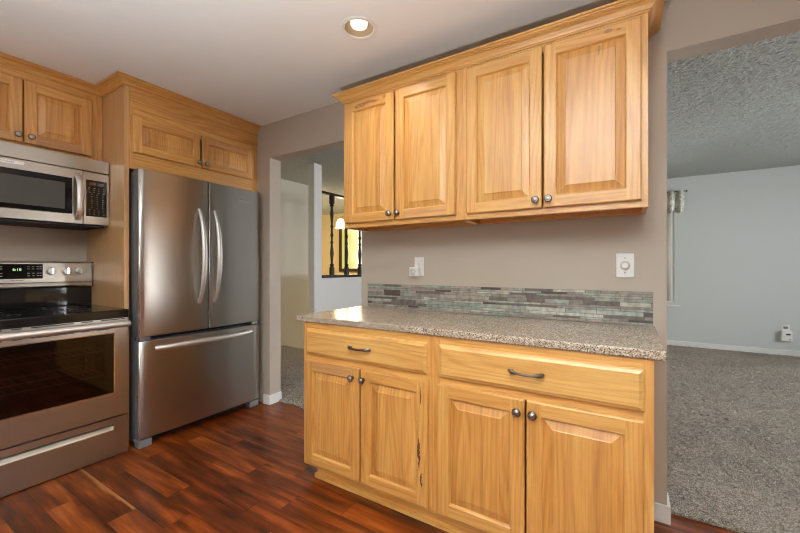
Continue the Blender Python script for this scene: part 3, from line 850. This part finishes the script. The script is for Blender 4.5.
# oven door
od = MB()
def ovd(x0, x1, z0, z1): od.box(x0, x1, .0, .040, z0, z1, mi=0)
W0, W1, V0, V1 = .070, .690, .402, .785
ovd(.002, W0, .256, .857); ovd(W1, RW - .002, .256, .857); ovd(W0, W1, .256, V0); ovd(W0, W1, V1, .857)
door = od.build('oven_door', M['steel_h'], rg, smooth=0, weld=False)
m = MB(); e = .006
m.box(W0, W1, -.0015, .004, V0, V0 + e); m.box(W0, W1, -.0015, .004, V1 - e, V1); m.box(W0, W0 + e, -.0015, .004, V0 + e, V1 - e); m.box(W1 - e, W1, -.0015, .004, V0 + e, V1 - e)
m.build('window_rim', M['chrome'], door, weld=False)
m = MB(); m.box(W0 + e, W1 - e, .001, .006, V0 + e, V1 - e); m.build('window_pane', M['ovenglass'], door)
m = MB(); c = .052
m.box(W0 + e, W1 - e, .0065, .012, V0 + e, V0 + c); m.box(W0 + e, W1 - e, .0065, .012, V1 - c, V1 - e); m.box(W0 + e, W0 + c, .0065, .012, V0 + c, V1 - c); m.box(W1 - c, W1 - e, .0065, .012, V0 + c, V1 - c)
m.build('window_border', M['blackglass'], door, weld=False)
for a, b_ in ((.03, .20), (.235, .275), (.31, .49), (.525, .56), (.60, .66)):
    m = MB(); m.box(a, b_, -.0010, .001, .806, .812); m.build('vent_slot', M['slot'], door)
m = MB(); m.tube([(.004, -.046, .838), (.02, -.050, .838), (RW - .028, -.050, .838), (RW - .014, -.046, .838)], .0205, 14, up=(0, 0, 1))
for x in (.03, RW - .03): m.box(x - .012, x + .012, -.042, .001, .828, .848)
m.build('handle', M['steel_bar'], door, weld=False)
# warming drawer with a long recessed grip
m = MB(); G0, G1, gz0, gz1 = .08, .683, .172, .210
m.box(.002, G0, 0, .040, .008, .247); m.box(G1, RW - .002, 0, .040, .008, .247); m.box(G0, G1, 0, .040, .008, gz0); m.box(G0, G1, 0, .040, gz1, .247)
m.poly([(G0, .030, gz1), (G1, .030, gz1), (G1, .001, gz0), (G0, .001, gz0)], (0, -1, 1))
m.poly([(G0, .030, gz1), (G1, .030, gz1), (G1, .030, gz1 - .001), (G0, .030, gz1 - .001)], (0, -1, 0))
dwr = m.build('storage_drawer', M['steel_h'], rg, smooth=0, weld=False)
m = MB(); m.poly([(G0 + .001, .028, gz1 - .001), (G1 - .001, .028, gz1 - .001), (G1 - .001, .002, gz0 + .001), (G0 + .001, .002, gz0 + .001)], (0, -1, 1)); m.build('grip', M['grip'], dwr)
m = MB(); m.box(.03, RW - .03, .05, .10, .001, .03); m.build('toe_kick', M['black'], rg)
# backguard
m = MB(); m.box(.0, RW, .576, .66, .9255, 1.055); m.build('riser', M['blackglass'], rg, bevel=.003)
m = MB(); yb0, yb1, ybk = .560, .578, .665
sec = [(ybk, 1.056), (.572, 1.056), (.562, 1.066), (.560, 1.088), (.566, 1.094), (.578, 1.222), (.584, 1.230), (ybk, 1.230)]
for i in range(len(sec)):
    (ya, za), (yb_, zb) = sec[i], sec[(i + 1) % len(sec)]
    m.poly([(0, ya, za), (RW, ya, za), (RW, yb_, zb), (0, yb_, zb)], (0, (ya + yb_) / 2 - .62, (za + zb) / 2 - 1.14))
for x, h_ in ((0, -1), (RW, 1)): m.poly([(x, a, b_) for a, b_ in sec], (h_, 0, 0))
bg = m.build('control_panel', M['steel_h'], rg, smooth=25)
for x in (0., RW):
    m = MB(); m.box(x - .003 if x else -.0035, x + .0035 if x else .003, .558, .667, 1.054, 1.232)
    m.build('end_cap', M['black'], bg, weld=False)
tilt = math.atan2(.012, .128)
def onpanel(z): return .566 + (z - 1.094) * (.012 / .128)
m = MB(); m.poly([(.262, onpanel(1.118) - .0015, 1.118), (.497, onpanel(1.118) - .0015, 1.118), (.497, onpanel(1.213) - .0015, 1.213), (.262, onpanel(1.213) - .0015, 1.213)], (0, -1, 0))
m.box(.262, .497, onpanel(1.118) - .0014, .60, 1.118, 1.2125, skip='fb'); m.build('display', M['blackglass'], bg, weld=False)
text_obj('6:18', .024, M['clock'], bg, (.356, onpanel(1.177) - .002, 1.177), (PI / 2 - tilt, 0, 0))
pp = simple('pale_print', (.45, .45, .44), .5)
for cx in (.280, .300, .424, .446, .468, .482):
    for cz in (1.135, 1.152, 1.180, 1.194):
        m = MB(); m.box(cx, cx + .012, onpanel(cz) - .0022, onpanel(cz) - .0016, cz, cz + .0035); m.build('button_mark', pp, bg)
text_obj('FRIGIDAIRE', .0125, M['slot'], bg, (.379, onpanel(1.108) - .0006, 1.108), (PI / 2 - tilt, 0, 0), align='CENTER')
for x in (.060, .140, .218, .539, .620, .696):
    m = MB(); z = 1.168; y = onpanel(z)
    m.lathe([(.027, 0), (.027, .004), (.0235, .006), (.0225, .026), (.020, .029), (0, .029)], (x, y, z), '-y', 24, 0)
    m.box(x - .0045, x + .0045, y - .038, y - .028, z - .020, z + .020, mi=1)
    m.build('knob', [M['steel_bar'], M['chrome']], bg, weld=False)

# ------------------------------------------------------------------ microwave (local x = Y - .322, y = -3.02 - X)
mw = thing('microwave', 'stainless steel over the range microwave with a curved handle', 'microwave', (-3.02, .325, 1.475), RZ)
m = MB(); m.box(.002, RW - .002, .030, .398, .0, .436); m.build('body', M['black'], mw, bevel=.003)
m = MB(); m.box(0, RW, -.002, .030, .352, .436)
m.build('vent_panel', M['steel_h'], mw, bevel=.003)
m = MB(); W0, W1, V0, V1 = .055, .566, .060, .290
m.box(0, W0, .0, .030, .002, .348); m.box(W1, .618, .0, .030, .002, .348); m.box(W0, W1, 0, .030, .002, V0); m.box(W0, W1, 0, .030, V1, .348)
md = m.build('door', M['steel_h'], mw, smooth=0, weld=False)
m = MB(); m.box(W0, W1, .001, .028, V0, V1); m.build('window_border', M['blackglass'], md)
m = MB(); e = .0045; m.box(W0 - e, W1 + e, -.002, .003, V0 - e, V0); m.box(W0 - e, W1 + e, -.002, .003, V1, V1 + e); m.box(W1, W1 + e, -.002, .003, V0, V1); m.box(W0 - e, W0, -.002, .003, V0, V1)
m.build('window_rim', M['chrome'], md, weld=False)
m = MB(); m.box(W0 + .03, W1 - .036, .0004, .001, V0 + .028, V1 - .035); m.build('window_pane', M['mwglass'], md)
m = MB(); P = []; R = []
for i in range(15):
    s_ = -1 + 2 * i / 14; P.append((.5935, .004 - .046 * (1 - s_ ** 4), .172 + .142 * s_)); R.append(.0175)
m.tube(P, R, 14, up=(0, -1, 0), flat=.6); m.build('handle', M['steel_bar'], md)
m = MB(); m.box(.20, .345, -.0015, .001, .318, .336); bd = m.build('badge', M['steel_bar'], md)
text_obj('FRIGIDAIRE', .0125, M['body'], bd, (.272, -.0018, .327), FRONT, align='CENTER')
m = MB(); m.box(.622, RW, .0, .030, .002, .348); cp = m.build('control_panel', M['steel_h'], mw, bevel=.003)
m = MB(); m.box(.636, .748, -.0015, .002, .055, .296); kp = m.build('keypad', M['blackglass'], cp)
m = MB(); m.box(.652, .690, -.002, -.001, .262, .282, mi=0); m.box(.694, .734, -.002, -.001, .262, .282, mi=1); m.build('display', [simple('amber_display', (.14, .06, .03), .2), simple('grey_display', (.10, .095, .09), .2)], kp, weld=False)
m = MB(); rr = random.Random(9)
for i in range(13):
    for j in range(4 if i in (0, 1, 2, 10, 11, 12) else 3):
        x = .650 + j * (.025 if i in (0, 1, 2, 10, 11, 12) else .03) + (0 if i in (0, 1, 2, 10, 11, 12) else .012); m.box(x, x + rr.uniform(.004, .011), -.0021, -.0014, .068 + i * .0145, .0715 + i * .0145)
m.build('key_print', simple('key_print_grey', (.20, .19, .18), .5), kp, weld=False)
m = MB(); m.box(.02, RW - .02, .02, .39, -.012, -.001); m.box(.08, .30, .05, .25, -.016, -.012); m.box(.46, .68, .05, .25, -.016, -.012); m.build('filter_panel', M['gasket'], mw, weld=False)

# ------------------------------------------------------------------ wall plates over the counter
def plate(parent, x0, x1, z0, z1, y, name='plate'):
    m = MB(); m.box(x0, x1, y - .005, y, z0, z1); return m.build(name, M['plastic'], parent, bevel=.002)
t = thing('outlet', 'white outlet plate on the wall above the mosaic strip, left end of counter', 'outlet', (-1.1525, YW - .0008, 1.1975))
p = plate(t, -.0345, .0345, -.061, .061, 0)
m = MB(); m.box(-.017, .017, -.007, -.005, -.034, .034); fce = m.build('socket_face', M['plastic'], t, bevel=.001)
m = MB(); m.box(-.007, -.005, -.0074, -.0069, .012, .020); m.box(.005, .007, -.0074, -.0069, .012, .020); m.box(-.002, .002, -.0074, -.0069, .004, .008); m.build('slots', M['slot'], fce, weld=False)
t = thing('plug_in_timer', 'small white plug-in timer with round dial in the outlet', 'timer', (-1.1735, YW - .0085, 1.1635))
m = MB(); m.box(-.034, .034, -.033, 0, -.030, .031); m.build('housing', M['plastic'], t, bevel=.004)
m = MB(); m.lathe([(.023, 0), (.022, .004), (.016, .0045), (.016, .002), (.013, .002), (.012, .006), (0, .007)], (-.006, -.033, .0), '-y', 24, 0); m.build('dial', simple('dial_grey', (.52, .53, .52), .35), t)
t = thing('dimmer_switch', 'white wall plate with a round dimmer knob near the living room opening', 'switch', (-.004, YW - .0008, 1.202))
plate(t, -.038, .038, -.059, .059, 0)
m = MB(); m.lathe([(.022, 0), (.0215, .004), (.017, .007), (.016, .017), (.0145, .020), (0, .0205)], (0, -.005, 0), '-y', 28, 0); m.build('knob', simple('ivory_knob', (.80, .78, .74), .25), t)
for z in (-.036, .036):
    m = MB(); m.lathe([(.003, 0), (.0026, .001), (0, .0012)], (0, -.005, z), '-y', 10); m.build('screw', M['plastic_grey'], t)

# living room far wall: outlet plate with a plug-in detector
t = thing('outlet', 'white outlet plate low on the pale living room wall behind the detector', 'outlet', (1.815, YFAR - .0008, .350))
plate(t, -.040, .040, -.068, .068, 0)
m = MB(); m.box(-.022, .022, -.007, -.005, .018, .050); m.build('socket_face', M['plastic_grey'], t)
t = thing('plug_in_detector', 'white plug-in alarm with a small dark display on the living room wall', 'detector', (1.820, YFAR - .0085, .285))
m = MB(); m.box(-.050, .050, -.040, 0, -.080, .062); m.build('housing', M['plastic'], t, bevel=.006)
m = MB(); m.box(-.012, .030, -.0415, -.0401, .004, .024); m.build('display', M['slot'], t)
m = MB(); m.box(.016, .032, -.0415, -.0401, -.055, -.045); m.build('button', M['plastic_grey'], t)

# window dressing in the living room
va = thing('lace_valance', 'cream lace valance with scalloped hem over the living room window', 'curtain', (-.2, YFAR - .05, 2.33))
m = MB(); N = 120
def vx(i): return -.95 + 1.885 * i / N
def vy(i): return -.022 + .018 * math.sin(i * .9)
def vz(i): return -.285 - .055 * abs(math.sin(i * PI / 8))
for i in range(N):
    m.poly([(vx(i), vy(i) - .004, 0), (vx(i + 1), vy(i + 1) - .004, 0), (vx(i + 1), vy(i + 1) * 1.4, vz(i + 1)), (vx(i), vy(i) * 1.4, vz(i))], (0, -1, 0))
o = m.build('fabric', M['lace'], va); sm = o.modifiers.new('thick', 'SOLIDIFY'); sm.thickness = .002
m = MB(); m.tube([(-.97, -.012, -.012), (.95, -.012, -.012)], .007, 10); m.lathe([(.007, 0), (.013, .006), (.011, .018), (0, .024)], (.95, -.012, -.012), 'x', 12)
m.build('rod', M['darkwood'], va, weld=False)
bl = thing('vertical_blind', 'beige vertical blind in the living room window under the lace valance', 'blind', (-.2, YFAR + .004, .68))
m = MB(); m.box(-.88, .80, -.012, .004, 1.44, 1.49); m.build('head_rail', M['trim'], bl)
for k in range(3):
    x = .56 + k * .075
    m = MB(); m.poly([(x, -.008, 0), (x + .07, .003, 0), (x + .07, .003, 1.44), (x, -.008, 1.44)], (0, -1, 0)); o = m.build('slat', M['blind'], bl); sm = o.modifiers.new('thick', 'SOLIDIFY'); sm.thickness = .0015

# ------------------------------------------------------------------ stair railing over the half wall
XH = -3.461
rl = thing('stair_railing', 'dark turned-spindle stair railing on the half wall beyond the hallway opening', 'railing', (XH, 3.566, 1.047))
Lr = 3.3
m = MB(); m.box(-.055, .055, 0.001, Lr, .0, .038); m.build('bottom_rail', M['iron'], rl, bevel=.004)
m = MB(); m.box(-.030, .030, 0.001, Lr, 1.135, 1.165); m.build('top_rail', M['iron'], rl, bevel=.004)
sp = [(.032, 0), (.032, .10), (.020, .115), (.026, .13), (.026, .145), (.014, .16), (.017, .22), (.024, .30), (.018, .37), (.013, .42), (.020, .45), (.012, .48), (.013, .52), (.022, .55), (.013, .58), (.012, .64), (.020, .67), (.012, .70), (.018, .77), (.024, .84), (.017, .90), (.014, .94), (.026, .95), (.026, .965), (.020, .975), (.034, .985), (.034, 1.097)]
proto = None
for k in range(10):
    y = .243 + k * .312
    if proto is None:
        m = MB(); m.lathe([(r * 1.12, h_) for r, h_ in sp], (0, 0, .038), 'z', 12); proto = m.build('spindle', M['iron'], rl); proto.location = (0, y, 0)
    else:
        c = proto.copy(); COL.objects.link(c); c.location = (0, y, 0)

# foyer: chandelier and window
wf = MB(); X0, X1, Z0, Z1 = -6.08, -5.05, 1.08, 2.25
t_ = .075
wf.box(X0, X0 + t_, 6.95, 6.999, Z0, Z1); wf.box(X1 - t_, X1, 6.95, 6.999, Z0, Z1); wf.box(X0 + t_, X1 - t_, 6.95, 6.999, Z0, Z0 + t_); wf.box(X0 + t_, X1 - t_, 6.95, 6.999, Z1 - t_, Z1)
wf.box(X0 + .17, X0 + .20, 6.96, 6.999, Z0 + t_, Z1 - t_)
f = wf.build('window_2', M['darkwood'], kind='structure', weld=False)
m = MB(); m.box(X0 + t_, X1 - t_, 6.975, 6.985, Z0 + t_, Z1 - t_); m.build('pane', M['foliage'], f)

ch = thing('chandelier', 'brass chandelier with lit white glass shades beyond the stair railing', 'chandelier', (-4.62, 5.6, 2.16))
m = MB(); m.tube([(0, 0, .02), (0, 0, H2 - 2.16 - .03)], .008, 10); m.lathe([(.06, 0), (.06, .012), (.02, .03), (0, .03)], (0, 0, H2 - 2.16 - .031), 'z', 20)
m.lathe([(0, -.06), (.02, -.05), (.045, -.02), (.05, .01), (.03, .04), (.012, .07)], (0, 0, 0), 'z', 20); m.build('stem', M['brass'], ch, weld=False)
for k in range(3):
    a = k * 2 * PI / 3 + PI + .5534; dx, dy = math.cos(a), math.sin(a)
    m = MB(); P = [(dx * r, dy * r, z) for r, z in ((.04, 0), (.08, .035), (.13, .04), (.17, .02), (.18, -.005))]; m.tube(P, .008, 8)
    m.lathe([(.028, 0), (.028, -.02), (.022, -.03)], (dx * .18, dy * .18, -.002), 'z', 14); am = m.build('arm', M['brass'], ch, weld=False)
    m = MB(); m.lathe([(.026, -.02), (.055, -.04), (.075, -.09), (.085, -.16), (.095, -.20), (.09, -.20), (.070, -.09), (.02, -.03)], (dx * .18, dy * .18, -.002), 'z', 20, close=False); m.build('glass_shade', M['shade'], am)
    ld = bpy.data.lights.new('chandelier_bulb', 'POINT'); ld.energy = FOYER_W / 3; ld.color = (1., .80, .52); ld.shadow_soft_size = .05
    lo = bpy.data.objects.new('chandelier_bulb', ld); COL.objects.link(lo); lo.parent = ch; lo.location = (dx * .18, dy * .18, -.24)

# ------------------------------------------------------------------ recessed lights
def can(i, x, y, label):
    t = thing('recessed_light', label, 'ceiling light', (x, y, H))
    m = MB(); m.lathe([(.082, .001), (.096, -.0005), (.096, -.004), (.088, -.006), (.076, -.003), (.074, .002)], (0, 0, 0), 'z', 40, close=False); m.build('trim_ring', M['trim'], t)
    m = MB(); m.lathe([(.0755, .0), (.072, .03), (.064, .10), (.030, .112), (0, .112)], (0, 0, 0), 'z', 40, close=False)
    o = m.build('reflector', simple('warm_reflector_%d' % i, (.45, .33, .21), .5), t)
    m = MB(); m.lathe([(0, .008), (.030, .009), (.042, .014), (.046, .024), (.044, .05), (.030, .11)], (0, 0, 0), 'z', 32, close=False); m.build('bulb', M['bulb'], t)
    ld = bpy.data.lights.new('can_lamp', 'AREA'); ld.shape = 'DISK'; ld.size = .080; ld.energy = CAN_W; ld.color = WARM; ld.spread = math.radians(125)
    lo = bpy.data.objects.new('can_lamp', ld); COL.objects.link(lo); lo.parent = t; lo.location = (0, 0, .006)
for i, (x, y) in enumerate(CAN):
    can(i, x, y, ['round recessed ceiling light with a lit bulb in front of the wall cabinets', 'unseen recessed ceiling light added for fill behind the viewer, beside the kitchen window', 'unseen recessed ceiling light added for fill behind the viewer, beside the patio door'][i])

# unseen torchiere added behind the viewer to brighten the ceiling like bounced flash
pt = thing('added_fill_stand', 'added fill light on a stand, unseen behind the viewer, brightening the ceiling', 'lamp', (.0, -.34, 0))
m = MB(); m.lathe([(.14, .001), (.14, .014), (.04, .03), (.013, .045)], (0, 0, 0), 'z', 32); m.build('base', M['pewter'], pt)
m = MB(); m.tube([(0, 0, .04), (0, 0, FILL_STAND_Z + .005)], .011, 12); m.build('pole', M['pewter'], pt)
m = MB(); m.lathe([(.0, 0), (.10, .012), (.18, .05), (.22, .11), (.215, .11), (.17, .055), (.09, .02), (0, .01)], (0, 0, FILL_STAND_Z), 'z', 36, close=False); m.build('lamp_shade', M['pewter'], pt)
ld = bpy.data.lights.new('added_fill_stand_light', 'AREA'); ld.shape = 'DISK'; ld.size = .32; ld.energy = FILL_STAND_W; ld.color = (.90, .965, .985); ld.spread = math.radians(115)
lo = bpy.data.objects.new('added_fill_stand_light', ld); COL.objects.link(lo); lo.parent = pt; lo.location = (0, 0, FILL_STAND_Z + .095); lo.rotation_euler = (PI, 0, 0)

# unseen canister light added behind the viewer to lift the ceiling brightness
ul = thing('added_fill_canister', 'added fill light in a short black canister, unseen behind the viewer', 'lamp', (-.55, -.62, 0))
m = MB(); m.lathe([(.085, .001), (.09, .01), (.09, .30), (.082, .30), (.078, .22), (0, .22)], (0, 0, 0), 'z', 32); m.build('canister', M['black'], ul)
ld = bpy.data.lights.new('added_fill_canister_light', 'AREA'); ld.shape = 'DISK'; ld.size = .14; ld.energy = FILL_CANISTER_W; ld.color = (.90, .965, .985); ld.spread = math.radians(122)
lo = bpy.data.objects.new('added_fill_canister_light', ld); COL.objects.link(lo); lo.parent = ul; lo.location = (0, 0, .296); lo.rotation_euler = (PI, 0, 0)
